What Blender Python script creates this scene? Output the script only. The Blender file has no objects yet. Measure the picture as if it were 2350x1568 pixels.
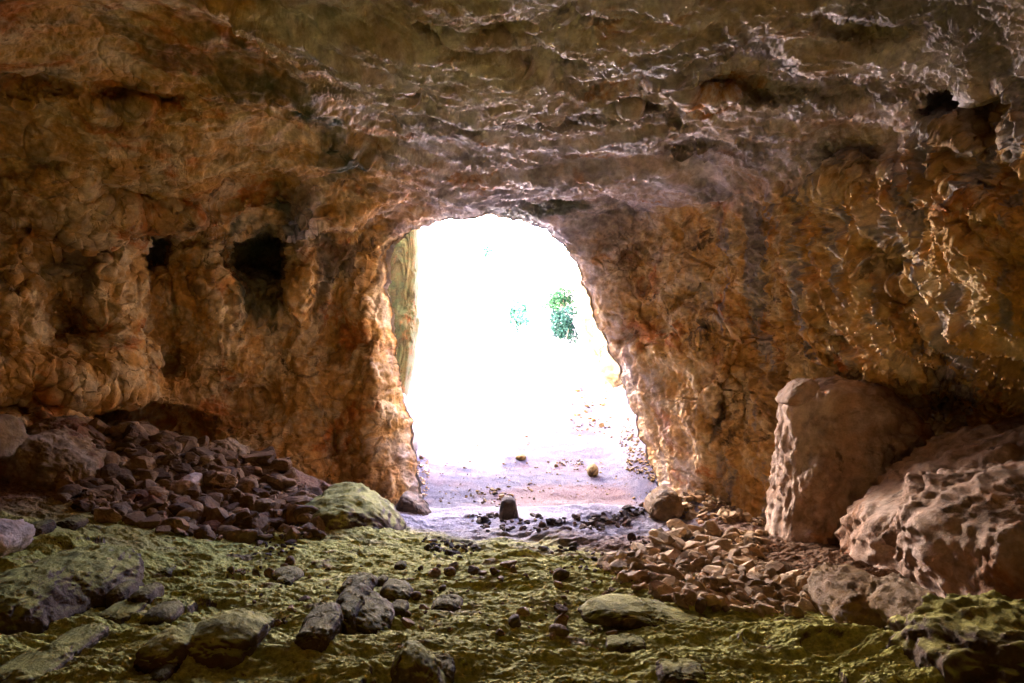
import bpy, bmesh, math, random
import numpy as np
from math import radians, pi
from concurrent.futures import ThreadPoolExecutor

# ------------------------------------------------------------------ camera
SC = bpy.context.scene
CZ = 1.6                                  # eye height over the datum
F = 1567.0                                # focal length in units of a 2350 wide picture (24 mm lens)
cam_d = bpy.data.cameras.new('camera'); cam_d.lens = 24.0; cam_d.sensor_width = 36.0
cam_d.clip_start = 0.05; cam_d.clip_end = 2000
cam = bpy.data.objects.new('camera', cam_d); SC.collection.objects.link(cam)
cam.location = (0, 0, CZ); cam.rotation_euler = (radians(90), 0, 0)
SC.camera = cam

# ------------------------------------------------------------------ sky, sun, exposure
SUN_EL, SUN_AZ = radians(47), radians(128)        # azimuth clockwise from +Y
w = bpy.data.worlds.new('World'); SC.world = w; w.use_nodes = True
nt = w.node_tree; nt.nodes.clear()
sky = nt.nodes.new('ShaderNodeTexSky'); sky.sky_type = 'NISHITA'; sky.sun_disc = False
sky.sun_elevation = SUN_EL; sky.sun_rotation = SUN_AZ
tint = nt.nodes.new('ShaderNodeMix'); tint.data_type = 'RGBA'; tint.blend_type = 'MULTIPLY'
tint.inputs[0].default_value = 1.0; tint.inputs[7].default_value = (1.3, 0.98, 1.1, 1)
bg = nt.nodes.new('ShaderNodeBackground'); bg.inputs[1].default_value = 0.06
wo = nt.nodes.new('ShaderNodeOutputWorld')
nt.links.new(sky.outputs[0], tint.inputs[6]); nt.links.new(tint.outputs[2], bg.inputs[0])
nt.links.new(bg.outputs[0], wo.inputs[0])
sl = bpy.data.lights.new('sun', 'SUN'); sl.energy = 5.0; sl.angle = radians(0.5); sl.color = (1, 0.95, 0.88)
so = bpy.data.objects.new('sun', sl); SC.collection.objects.link(so)
so.rotation_euler = (pi/2 - SUN_EL, 0, pi - SUN_AZ)
so.location = (0, 0, 30)
SC.view_settings.view_transform = 'Standard'; SC.view_settings.look = 'None'
SC.view_settings.exposure = 8.1; SC.view_settings.gamma = 1
cy = SC.cycles
cy.use_denoising = True; cy.denoiser = 'OPENIMAGEDENOISE'; cy.denoising_input_passes = 'RGB_ALBEDO_NORMAL'
cy.max_bounces = 8; cy.diffuse_bounces = 6; cy.glossy_bounces = 2; cy.sample_clamp_indirect = 6
cy.use_guiding = True; cy.use_surface_guiding = True; cy.use_adaptive_sampling = False; cy.caustics_reflective = False; cy.caustics_refractive = False

# ------------------------------------------------------------------ noise
rng = random.Random(7)
def _h(ix, iy, iz, seed):
    h = (ix.astype(np.uint32)*np.uint32(374761393) + iy.astype(np.uint32)*np.uint32(668265263)
         + iz.astype(np.uint32)*np.uint32(2147483647-58) + np.uint32((seed*144665) & 0xffffffff))
    h = (h ^ (h >> np.uint32(13)))*np.uint32(1274126177)
    h = (h ^ (h >> np.uint32(16)))*np.uint32(2246822519)
    return h ^ (h >> np.uint32(15))
def _r(h): return (h & np.uint32(0xffffff)).astype(np.float32)/np.float32(0xffffff)
GR = np.array([[1,1,0],[-1,1,0],[1,-1,0],[-1,-1,0],[1,0,1],[-1,0,1],[1,0,-1],[-1,0,-1],
               [0,1,1],[0,-1,1],[0,1,-1],[0,-1,-1],[1,1,0],[-1,1,0],[0,-1,1],[0,-1,-1]], np.float32)
def _perlin(P, seed=0):
    P = np.asarray(P, np.float32)
    i = np.floor(P).astype(np.int64); f = P - i
    s = f*f*f*(f*(f*6-15)+10)
    out = 0
    for dx in (0, 1):
        wx = s[:,0] if dx else 1-s[:,0]
        for dy in (0, 1):
            wy = wx*(s[:,1] if dy else 1-s[:,1])
            for dz in (0, 1):
                g = GR[_h(i[:,0]+dx, i[:,1]+dy, i[:,2]+dz, seed) & np.uint32(15)]
                d = g[:,0]*(f[:,0]-dx) + g[:,1]*(f[:,1]-dy) + g[:,2]*(f[:,2]-dz)
                out = out + wy*(s[:,2] if dz else 1-s[:,2])*d
    return out
_POOL = ThreadPoolExecutor(4)
def chunked(fn, P, *a):
    P = np.asarray(P, np.float32)
    if len(P) < 20000: return fn(P, *a)
    k = max(4, len(P)//30000+1); parts = list(_POOL.map(lambda q: fn(q, *a), np.array_split(P, k)))
    return tuple(np.concatenate(x) for x in zip(*parts)) if isinstance(parts[0], tuple) else np.concatenate(parts)
def perlin(P, seed=0): return chunked(_perlin, P, seed)
def plates(P, seed=0, tilt=.6, off=.35, bias=0.): return chunked(_plates, P, seed, tilt, off, bias)
def fbm(P, o=4, seed=0, gain=.5, lac=2.03):
    a = 1.0; t = 0; P = np.asarray(P, np.float32)
    for k in range(o):
        t = t + a*perlin(P, seed+k*17); P = P*lac+3.7; a *= gain
    return t
def ridged(P, o=4, seed=0, gain=.5, lac=2.1):
    a = 1.0; t = 0; P = np.asarray(P, np.float32)
    for k in range(o):
        t = t + a*(1-2.2*np.abs(perlin(P, seed+k*31))); P = P*lac+1.3; a *= gain
    return t
def _plates(P, seed=0, tilt=.6, off=.35, bias=0.):
    """fractured blocks: each Voronoi cell is a tilted plane; returns height and distance to the joint"""
    P = np.asarray(P, np.float32); b = np.floor(P-.5).astype(np.int64)
    n = len(P); d1 = np.full(n, 9., np.float32); d2 = d1.copy(); v = np.zeros(n, np.float32); v2 = v.copy()
    for dx in (0, 1):
        for dy in (0, 1):
            for dz in (0, 1):
                cx, cy_, cz = b[:,0]+dx, b[:,1]+dy, b[:,2]+dz
                h = _h(cx, cy_, cz, seed); h2 = _h(cx, cy_, cz, seed+91); h3 = _h(cx, cy_, cz, seed+47)
                q = np.stack([cx+.15+.7*_r(h), cy_+.15+.7*_r(h2), cz+.15+.7*_r(h3)], 1).astype(np.float32)
                e = P-q; d = (e*e).sum(1)
                val = (_r(h >> np.uint32(7))-.5)*2*off + tilt*((_r(h2 >> np.uint32(7))-.5)*2*e[:,0]
                      + (_r(h3 >> np.uint32(7))-.5)*2*e[:,1] + (_r(h >> np.uint32(3))-.5)*2*e[:,2]) + bias*e[:,1]
                c = d < d1; v2 = np.where(c, v, np.where(d < d2, val, v2))
                d2 = np.where(c, d1, np.minimum(d2, d)); d1 = np.where(c, d, d1); v = np.where(c, val, v)
    e = np.sqrt(d2)-np.sqrt(d1); t = .5*(1-sstep(0, .14, e))
    return v*(1-t)+v2*t, e
def sstep(a, b, x):
    t = np.clip((x-a)/(b-a), 0, 1); return t*t*(3-2*t)
def warp(P, f, a, seed):
    return P + a*np.stack([fbm(P*f, 2, seed), fbm(P*f+9.1, 2, seed+5), fbm(P*f+4.2, 2, seed+9)], 1)
def gauss(x, y, cx, cy_, rx, ry, rot=0, p=2):
    c, s = math.cos(rot), math.sin(rot); a = x-cx; b = y-cy_
    d = ((a*c+b*s)/rx)**2 + ((-a*s+b*c)/ry)**2
    return np.exp(-d**(p/2))

# ------------------------------------------------------------------ object helpers
COL = SC.collection
def tag(o, label=None, cat=None, group=None, kind=None):
    for k, v in (('label', label), ('category', cat), ('group', group), ('kind', kind)):
        if v: o[k] = v
    return o
def np_mesh(name, V, Q, mats, smooth=True, attrs=None):
    me = bpy.data.meshes.new(name); V = np.ascontiguousarray(V, np.float32); Q = np.ascontiguousarray(Q, np.int32)
    k = Q.shape[1]
    me.vertices.add(len(V)); me.vertices.foreach_set('co', V.ravel())
    me.loops.add(Q.size); me.loops.foreach_set('vertex_index', Q.ravel())
    me.polygons.add(len(Q)); me.polygons.foreach_set('loop_start', np.arange(0, Q.size, k, dtype=np.int32))
    try: me.polygons.foreach_set('loop_total', np.full(len(Q), k, np.int32))
    except Exception: pass
    me.polygons.foreach_set('use_smooth', np.full(len(Q), smooth, bool))
    me.update(calc_edges=True); me.validate()
    for a, val in (attrs or {}).items():
        at = me.attributes.new(a, 'FLOAT', 'POINT'); at.data.foreach_set('value', np.ascontiguousarray(val, np.float32))
    me.materials.append(mats)
    return me
def link(name, me, parent=None):
    o = bpy.data.objects.new(name, me); COL.objects.link(o)
    if parent: o.parent = parent
    return o
def compact(V, Q, attrs):
    used = np.unique(Q); m = np.full(len(V), -1, np.int64); m[used] = np.arange(len(used))
    return V[used], m[Q], {k: a[used] for k, a in attrs.items()}
def pt(x, y, Y): return np.array([(x-1175)/F*Y, Y, CZ+(784-y)/F*Y])

# ------------------------------------------------------------------ materials
def new_mat(name):
    m = bpy.data.materials.new(name); m.use_nodes = True; t = m.node_tree; t.nodes.clear()
    out = t.nodes.new('ShaderNodeOutputMaterial'); b = t.nodes.new('ShaderNodeBsdfPrincipled')
    t.links.new(b.outputs[0], out.inputs[0]); b.inputs['Roughness'].default_value = .85
    b.inputs['Specular IOR Level'].default_value = .12
    return m, t, b
class NB:
    def __init__(s, t): s.t = t
    def coord(s, obj=False):
        n = s.t.nodes.new('ShaderNodeTexCoord' if obj else 'ShaderNodeNewGeometry'); return n.outputs['Object' if obj else 'Position']
    def noise(s, vec, scale, detail=6, rough=.6, dist=0, sx=None):
        if sx:
            mp = s.t.nodes.new('ShaderNodeMapping'); mp.inputs['Scale'].default_value = sx; s.t.links.new(vec, mp.inputs[0]); vec = mp.outputs[0]
        n = s.t.nodes.new('ShaderNodeTexNoise'); n.inputs['Scale'].default_value = scale; n.inputs['Detail'].default_value = detail
        n.inputs['Roughness'].default_value = rough; n.inputs['Distortion'].default_value = dist
        s.t.links.new(vec, n.inputs['Vector']); return n.outputs[0]
    def ramp(s, fac, lo, hi):
        n = s.t.nodes.new('ShaderNodeMapRange'); n.interpolation_type = 'SMOOTHSTEP'
        n.inputs[1].default_value = lo; n.inputs[2].default_value = hi; s.t.links.new(fac, n.inputs[0]); return n.outputs[0]
    def mix(s, fac, a, b, mode='MIX'):
        n = s.t.nodes.new('ShaderNodeMix'); n.data_type = 'RGBA'; n.blend_type = mode
        if isinstance(fac, (int, float)): n.inputs[0].default_value = fac
        else: s.t.links.new(fac, n.inputs[0])
        for k, v in ((6, a), (7, b)):
            if isinstance(v, tuple): n.inputs[k].default_value = (*v, 1)
            else: s.t.links.new(v, n.inputs[k])
        return n.outputs[2]
    def math(s, op, a, b=None, c=False):
        n = s.t.nodes.new('ShaderNodeMath'); n.operation = op; n.use_clamp = c
        for k, v in ((0, a), (1, b)):
            if v is None: continue
            if isinstance(v, (int, float)): n.inputs[k].default_value = v
            else: s.t.links.new(v, n.inputs[k])
        return n.outputs[0]
    def attr(s, name):
        n = s.t.nodes.new('ShaderNodeAttribute'); n.attribute_name = name; return n.outputs['Fac']
    def nz(s):
        g = s.t.nodes.new('ShaderNodeNewGeometry'); q = s.t.nodes.new('ShaderNodeSeparateXYZ'); s.t.links.new(g.outputs['Normal'], q.inputs[0]); return q.outputs[2]
    def bump(s, b, h, strength, dist):
        n = s.t.nodes.new('ShaderNodeBump'); n.inputs['Strength'].default_value = strength; n.inputs['Distance'].default_value = dist
        s.t.links.new(h, n.inputs['Height']); s.t.links.new(n.outputs[0], b.inputs['Normal'])
def rock_mat(name, cols, obj=False, scale=1.0, moss=0, bump=.6, use_attr=False, rnd=False):
    """cols: ochre, pale, rust, dark"""
    m, t, b = new_mat(name); n = NB(t); p = n.coord(obj)
    ochre, pale, rust, dark = cols
    big = n.noise(p, .55*scale, 5, .62, .6); mid = n.noise(p, 2.1*scale, 7, .66, .5); fine = n.noise(p, 9*scale, 8, .7)
    c = n.mix(n.ramp(mid, .42, .6), ochre, pale)
    c = n.mix(n.ramp(n.noise(p, 1.1*scale, 8, .68, .5), .53, .66), c, rust)
    c = n.mix(n.ramp(big, .54, .64), c, tuple(.55*q+.45*d for q, d in zip(ochre, dark)))
    c = n.mix(n.math('MULTIPLY', n.ramp(n.noise(p, 1.6*scale, 9, .72, .8), .58, .66), .8), c, dark)
    if use_attr:
        o2, p2, r2, d2 = CEIL; c2 = n.mix(n.ramp(mid, .42, .6), o2, p2)
        c2 = n.mix(n.ramp(n.noise(p, 1.3*scale, 8, .68, .5), .55, .67), c2, r2); c2 = n.mix(n.math('MULTIPLY', n.ramp(big, .56, .66), .7), c2, d2); c = n.mix(n.attr('cm'), c, c2)
        c = n.mix(n.attr('dark_tone'), c, dark); c = n.mix(n.attr('green'), c, (.085, .095, .045)); c = n.mix(n.attr('grey'), c, (.30, .275, .25))
    g = n.ramp(fine, .3, .7)
    c = n.mix(.65, c, n.mix(g, (.45, .45, .45), (1.3, 1.3, 1.3)), 'MULTIPLY')
    if rnd:
        oi = t.nodes.new('ShaderNodeObjectInfo'); q = n.math('FRACT', n.math('ADD', oi.outputs['Random'], n.attr('rnd')))
        c = n.mix(1.0, c, n.mix(q, (.5, .46, .42), (1.5, 1.5, 1.5)), 'MULTIPLY')
    if moss:
        up = n.math('ADD', n.nz(), n.math('MULTIPLY', n.math('SUBTRACT', mid, .5), 1.6))
        c = n.mix(n.math('MULTIPLY', n.ramp(up, .5, .92), moss), c, n.mix(g, (.18, .17, .028), (.42, .39, .08)))
    t.links.new(c, b.inputs['Base Color'])
    hb = n.math('ADD', n.noise(p, 14*scale, 10, .72), n.math('MULTIPLY', n.noise(p, 55*scale, 6, .7), .3))
    n.bump(b, hb, bump, .06/scale)
    return m
ROCK = ((.57, .32, .09), (.66, .49, .25), (.50, .18, .04), (.10, .065, .035))
CEIL = ((.46, .36, .27), (.66, .60, .56), (.44, .22, .09), (.14, .11, .08))
M_WALL = rock_mat('ochre_limestone', ROCK, use_attr=True)
M_CEIL = rock_mat('grey_brown_limestone', CEIL, use_attr=True)
M_BOULD = rock_mat('red_brown_boulder_rock', ((.42, .27, .17), (.50, .37, .27), (.38, .19, .09), (.12, .075, .045)), bump=.8)
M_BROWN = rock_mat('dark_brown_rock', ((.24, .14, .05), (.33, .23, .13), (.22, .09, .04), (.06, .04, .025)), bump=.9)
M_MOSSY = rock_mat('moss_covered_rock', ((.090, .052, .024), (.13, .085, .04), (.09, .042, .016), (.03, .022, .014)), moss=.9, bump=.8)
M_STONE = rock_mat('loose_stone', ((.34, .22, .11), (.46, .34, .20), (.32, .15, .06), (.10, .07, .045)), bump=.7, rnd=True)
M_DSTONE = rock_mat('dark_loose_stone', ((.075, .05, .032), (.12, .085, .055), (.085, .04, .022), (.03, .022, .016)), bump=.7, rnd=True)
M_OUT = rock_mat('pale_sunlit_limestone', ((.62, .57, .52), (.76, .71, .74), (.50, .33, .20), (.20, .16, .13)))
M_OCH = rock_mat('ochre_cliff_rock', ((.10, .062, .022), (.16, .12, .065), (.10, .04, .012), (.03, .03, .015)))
M_BSTONE = rock_mat('brown_loose_stone', ((.15, .080, .028), (.22, .135, .06), (.16, .06, .018), (.05, .034, .02)), bump=.7, rnd=True)
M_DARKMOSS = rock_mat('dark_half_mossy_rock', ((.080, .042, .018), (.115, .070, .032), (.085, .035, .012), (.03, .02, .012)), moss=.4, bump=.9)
M_COLM = rock_mat('lichen_streaked_rock', ((.20, .15, .05), (.15, .17, .06), (.32, .12, .03), (.05, .05, .025)), bump=.9, scale=2.6)
M_YEL = rock_mat('yellow_stone', ((.13, .075, .018), (.17, .12, .055), (.12, .05, .012), (.05, .03, .015)), rnd=True)
def ground_mat():
    m, t, b = new_mat('mossy_earth_and_gravel'); n = NB(t); p = n.coord()
    fine = n.noise(p, 26, 8, .72); mid = n.noise(p, 3.0, 7, .66, .4); sp = n.noise(p, 60, 4, .6)
    g = n.ramp(fine, .32, .68)
    moss = n.mix(g, (.21, .20, .030), (.50, .47, .095))
    moss = n.mix(n.ramp(mid, .56, .68), moss, n.mix(g, (.16, .11, .045), (.30, .21, .10)))
    earth = n.mix(g, (.10, .05, .022), (.27, .15, .075))
    grav = n.mix(n.ramp(sp, .38, .62), (.024, .021, .029), (.080, .068, .092))  # outer gravel kept very dark for the shaded track
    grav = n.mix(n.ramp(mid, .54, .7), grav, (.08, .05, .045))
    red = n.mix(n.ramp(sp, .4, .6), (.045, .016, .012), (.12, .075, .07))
    c = n.mix(n.attr('moss'), earth, moss); c = n.mix(n.attr('gravel'), c, n.mix(n.attr('inside'), grav, n.mix(g, (.14, .125, .14), (.33, .30, .34)))); c = n.mix(n.attr('sunlit_pale'), c, n.mix(n.ramp(sp, .35, .65), (.60, .52, .62), (.80, .72, .84))); c = n.mix(n.attr('red'), c, red)
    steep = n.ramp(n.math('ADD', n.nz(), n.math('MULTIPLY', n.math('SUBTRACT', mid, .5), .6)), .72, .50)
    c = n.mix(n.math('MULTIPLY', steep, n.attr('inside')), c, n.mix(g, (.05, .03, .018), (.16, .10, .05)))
    t.links.new(c, b.inputs['Base Color'])
    hb = n.math('ADD', fine, n.math('MULTIPLY', sp, .5)); n.bump(b, hb, .8, .04)
    return m
M_GROUND = ground_mat()

# ------------------------------------------------------------------ ground
YS = [-9, 0, 3, 6, 9, 12, 13, 14.5, 18, 23, 28, 33, 40, 60]
ZS = [-1.0, -1.05, -1.50, -2.02, -2.55, -2.98, -3.0, -2.85, -2.48, -1.72, -.85, .0, 1.3, 4.0]
def ground_base(x, y):
    z = np.interp(y, YS, ZS)
    inn = sstep(13, 11.5, y)
    z = z + inn*(sstep(1.0, 6.5, -x)*.55*sstep(3, 6, y))
    # rubble slopes against the walls
    z = z + .85*gauss(x, y, -5.4, 9.4, 1.5, 1.3, .1) + .5*gauss(x, y, -3.6, 10.3, 1.3, .9, .0)
    z = z + .2*gauss(x, y, -2.4, 8.8, 1.1, .9)*inn + .3*gauss(x, y, 2.9, 10.4, .7, .5)
    z = z + .25*gauss(x, y, 3.0, 9.2, .8, .8) 
    # the sill of the doorway and the hump of pale earth at its right
    z = z + .13*gauss(x, y, .7, 11.6, 2.6, .35) + .22*gauss(x, y, 1.7, 9.9, 1.1, .5, .25)
    # banks along the outer track
    z = z + sstep(1.9, 3.8, x - .055*np.maximum(y-13, 0))*1.0*sstep(12.8, 15, y)
    z = z + sstep(1.4, 3.2, -x + .02*(y-13))*.7*sstep(12.5, 14, y)
    z = z + .35*gauss(x, y, -1.4, 16.5, .9, 1.0)
    return z
def ground_fine(x, y):
    P = np.stack([x, y, x*0], 1); inn = sstep(12.5, 9.5, y)
    Pw = warp(P, .7, .22, 3)
    z = .11*fbm(P*np.array([.5, .8, 1]), 3, 11)*(.35+.65*inn)
    rid = ridged(Pw*np.array([1.0, 1.9, 1])+5, 5, 21, .52)
    z = z + inn*.022*(rid-.6)
    pv, pe = plates(warp(P, 1.6, .25, 4)*np.array([1.5, 2.2, 1]), 33, .5, .25)
    rocky = sstep(.0, .45, fbm(P*.55+2, 3, 51) + .55*sstep(4.6, 3.2, y) + .35*sstep(-.3, -2.5, x)*sstep(7, 4, y) + .03)
    z = z + inn*rocky*.15*np.maximum(pv, -.07)
    z = z + inn*.026*fbm(Pw*np.array([3.8, 6.5, 1]), 7, 61, .64) + (1-inn)*.018*fbm(P*3, 5, 63, .6) + inn*.007*fbm(P*np.array([16, 24, 1]), 3, 65, .7)
    z = z + inn*.05*np.maximum(0, perlin(P*np.array([1.3, 2.1, 1])+7.7, 71))
    return z, rocky
def ground_z(x, y):
    x = np.atleast_1d(np.asarray(x, float)); y = np.atleast_1d(np.asarray(y, float))
    return CZ + ground_base(x, y) + ground_fine(x, y)[0]
HU = np.linspace(-.85, .85, 420); HY = np.concatenate([np.arange(2.4, 14, .045), np.arange(14, 38, .12)]); HZ = None
def hit(px, py):
    """where the sight line through a picture point meets the ground"""
    global HZ
    if HZ is None:
        A, Bm = np.meshgrid(HU, HY, indexing='ij'); HZ = ((ground_z((A*Bm).ravel(), Bm.ravel())-CZ)/Bm.ravel()).reshape(A.shape)
    px = np.atleast_1d(np.asarray(px, float)); py = np.atleast_1d(np.asarray(py, float))
    u = (px-1175)/F; v = (784-py)/F; i = np.clip(((u+.85)/1.7*419).round().astype(int), 0, 419)
    k = np.argmax(HZ[i] >= v[:,None], axis=1); return u*HY[k], HY[k]
def build_ground():
    ys = np.concatenate([np.linspace(-9, 2.2, 30)[:-1], 2.2*(13/2.2)**np.linspace(0, 1, 820)[:-1], 13*(60/13)**np.linspace(0, 1, 420)])
    us = np.concatenate([np.linspace(-2.4, -.82, 60)[:-1], np.linspace(-.82, .82, 1150), np.linspace(.82, 2.4, 60)[1:]])
    Yg, Ug = np.meshgrid(ys, us, indexing='ij'); X = (Ug*np.maximum(Yg, 2.6)).ravel(); Y = Yg.ravel()
    fz, rocky = ground_fine(X, Y); Z = CZ+ground_base(X, Y)+fz
    nr, nc = len(ys), len(us); i = (np.arange(nr-1)[:,None]*nc+np.arange(nc-1)).ravel()
    Q = np.stack([i, i+1, i+nc+1, i+nc], 1)
    P = np.stack([X, Y, Z*0], 1); j = .8*fbm(P*.9, 4, 81)
    mo = sstep(10.2, 7.4, Y+j*2.2+.15*X)*sstep(-7.5, -3.4, X+j*1.6 + .0 - .75*np.maximum(Y-5.2, 0)*(X < 0)+2.2*(Y < 5.2)*0)
    mo = mo*sstep(.5, -.3, X+j*.8-1.5-.8*(5.2-Y)*np.where(Y < 5.2, 1, .5))
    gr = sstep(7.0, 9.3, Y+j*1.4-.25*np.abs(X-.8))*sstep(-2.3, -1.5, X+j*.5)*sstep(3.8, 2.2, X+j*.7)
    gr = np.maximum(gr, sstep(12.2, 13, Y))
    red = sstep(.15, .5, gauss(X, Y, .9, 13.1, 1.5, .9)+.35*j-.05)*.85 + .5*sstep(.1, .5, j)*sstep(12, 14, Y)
    me = np_mesh('ground', np.stack([X, Y, Z], 1), Q, M_GROUND, True, dict(moss=mo, gravel=gr, red=np.clip(red, 0, 1), sunlit_pale=sstep(16.6, 19, Y+j-6*np.maximum(X-.1, -.4)), inside=sstep(12.5, 11, Y)))  # ground colour follows sun and shade: pale in sun, dark gravel in shade
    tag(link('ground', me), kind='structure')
build_ground()

# ------------------------------------------------------------------ cave shell
HOLE = np.array([(1100,493),(1050,496),(1000,504),(940,528),(908,558),(890,598),(887,650),(893,700),(900,750),(904,820),(912,870),(924,920),
    (936,960),(944,1005),(948,1040),(957,1085),(964,1130),(980,1175),(1000,1215),(1010,1300),(1540,1300),(1515,1150),(1508,1100),(1492,1055),(1478,1010),(1466,960),
    (1450,920),(1430,865),(1418,830),(1400,800),(1396,775),(1375,740),(1362,700),(1346,665),(1336,630),(1322,600),(1300,562),(1275,536),(1240,514),(1180,497)], float)
def densify(P, step, jit, seed):
    out = []
    n = len(P)
    for i in range(n):
        a, b = P[i], P[(i+1) % n]; k = max(1, int(np.hypot(*(b-a))/step))
        for q in range(k): out.append(a+(b-a)*q/k)
    out = np.array(out)
    for _ in range(6): out = .5*out+.25*(np.roll(out, 1, 0)+np.roll(out, -1, 0))
    nn = np.stack([fbm(np.c_[out*.02, out[:,:1]*0], 5, seed, .6), fbm(np.c_[out*.02, out[:,:1]*0+8], 5, seed+3, .6)], 1)
    return out + jit*nn
HD = densify(HOLE, 3, 9, 5)
def poly_dist(X, Y, D):
    """signed distance to the outline (positive outside), nearest point"""
    n = len(X); best = np.full(n, 1e9); bi = np.zeros(n, int)
    for i in range(0, len(D), 1):
        d = (X-D[i,0])**2+(Y-D[i,1])**2; c = d < best; best[c] = d[c]; bi[c] = i
    ins = np.zeros(n, bool); j = len(D)-1
    for i in range(len(D)):
        yi, yj = D[i,1], D[j,1]; xi, xj = D[i,0], D[j,0]
        c = ((yi > Y) != (yj > Y)) & (X < (xj-xi)*(Y-yi)/((yj-yi)+1e-12)+xi); ins ^= c; j = i
    return np.where(ins, -1, 1)*np.sqrt(best), bi
CP = [  # picture x, y and depth in metres
 (900,560,12.0),(900,700,12.3),(905,900,12.2),(950,1100,12.0),(1000,1250,12.0),(1100,480,10.9),(1250,500,11.2),(1350,620,11.9),(1400,790,12.1),(1450,930,12.0),(1495,1080,11.8),(1540,1290,11.8),
 (800,700,11.9),(800,1000,11.8),(600,700,11.4),(600,1000,11.2),(300,700,10.4),(300,950,10.2),(0,700,9.2),(0,1000,9.0),(400,1150,10.6),(700,1200,11.5),(0,1300,8.6),
 (800,500,10.9),(600,480,9.9),(300,470,9.1),(0,470,8.2),(300,350,8.3),(600,350,8.8),(0,300,7.4),(760,330,8.6),(850,400,9.9),(300,150,6.5),(0,80,5.4),(500,130,6.2),(640,200,6.6),(300,0,5.2),(480,20,5.0),(450,230,7.2),(150,200,6.5),
 (1175,465,11.6),(1175,420,10.1),(1175,350,8.5),(1175,300,7.55),(1175,200,6.25),(1175,100,5.35),(1175,0,4.65),(960,430,10.3),(900,360,8.7),(830,270,7.1),(740,190,6.15),(640,90,5.3),(560,0,4.7),(1000,300,7.6),(900,150,5.75),(800,0,4.65),
 (1500,420,9.9),(1500,300,7.5),(1500,150,5.7),(1500,0,4.65),(1700,450,9.3),(1700,300,7.3),(1800,100,5.2),(1450,480,11.3),
 (1550,600,11.0),(1600,700,10.5),(1700,600,9.8),(1900,500,7.7),(1800,700,9.0),(1700,850,9.7),(1600,1000,10.4),(1560,1150,10.9),(1750,1000,9.4),(1900,850,8.5),(2100,650,5.9),(2100,780,6.3),(2000,350,6.6),(2150,950,8.2),
 (2350,0,4.3),(2100,100,5.1),(2350,200,4.7),(2350,400,4.3),(2350,650,4.5),(2350,780,4.8),(2350,930,6.8),(2350,1200,5.9),(2000,1250,8.0),(1750,1300,9.6),(2350,1568,5.6),(1175,1568,11.5),(0,1568,8.2),
 (-860,784,4.3),(-860,0,3.2),(-860,1568,4.6),(3200,784,3.9),(3200,0,2.9),(3200,1568,4.0),(0,-1000,2.1),(1175,-1000,2.0),(2350,-1000,2.0),(-860,-1000,1.5),(3200,-1000,1.4),(0,-400,3.3),(2350,-400,3.0),(1175,-400,3.05)]
CPA = np.array(CP, float); C2 = np.stack([(CPA[:,0]-1175)/F, (784-CPA[:,1])/F], 1)
def tps(r2): return .5*r2*np.log(r2+1e-9)
def rbf_fit(C, w, lam=2e-4):
    n = len(C); r2 = ((C[:,None]-C[None])**2).sum(2)
    A = np.zeros((n+3, n+3)); A[:n,:n] = tps(r2)+lam*np.eye(n); A[:n,n] = 1; A[:n,n+1:] = C; A[n,:n] = 1; A[n+1:,:n] = C.T
    return np.linalg.solve(A, np.concatenate([w, np.zeros(3)]))
COEF = rbf_fit(C2, 1/CPA[:,2])
def depth0(u, v):
    w_ = COEF[len(C2)] + COEF[-2]*u + COEF[-1]*v
    for k in range(len(C2)): w_ = w_ + COEF[k]*tps((u-C2[k,0])**2+(v-C2[k,1])**2)
    return 1/np.clip(w_, .07, .8)
LEDGE = ([-900,0,150,300,420,480,600,700,760,860,900], [505,505,512,516,520,538,548,536,520,500,500])
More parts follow.
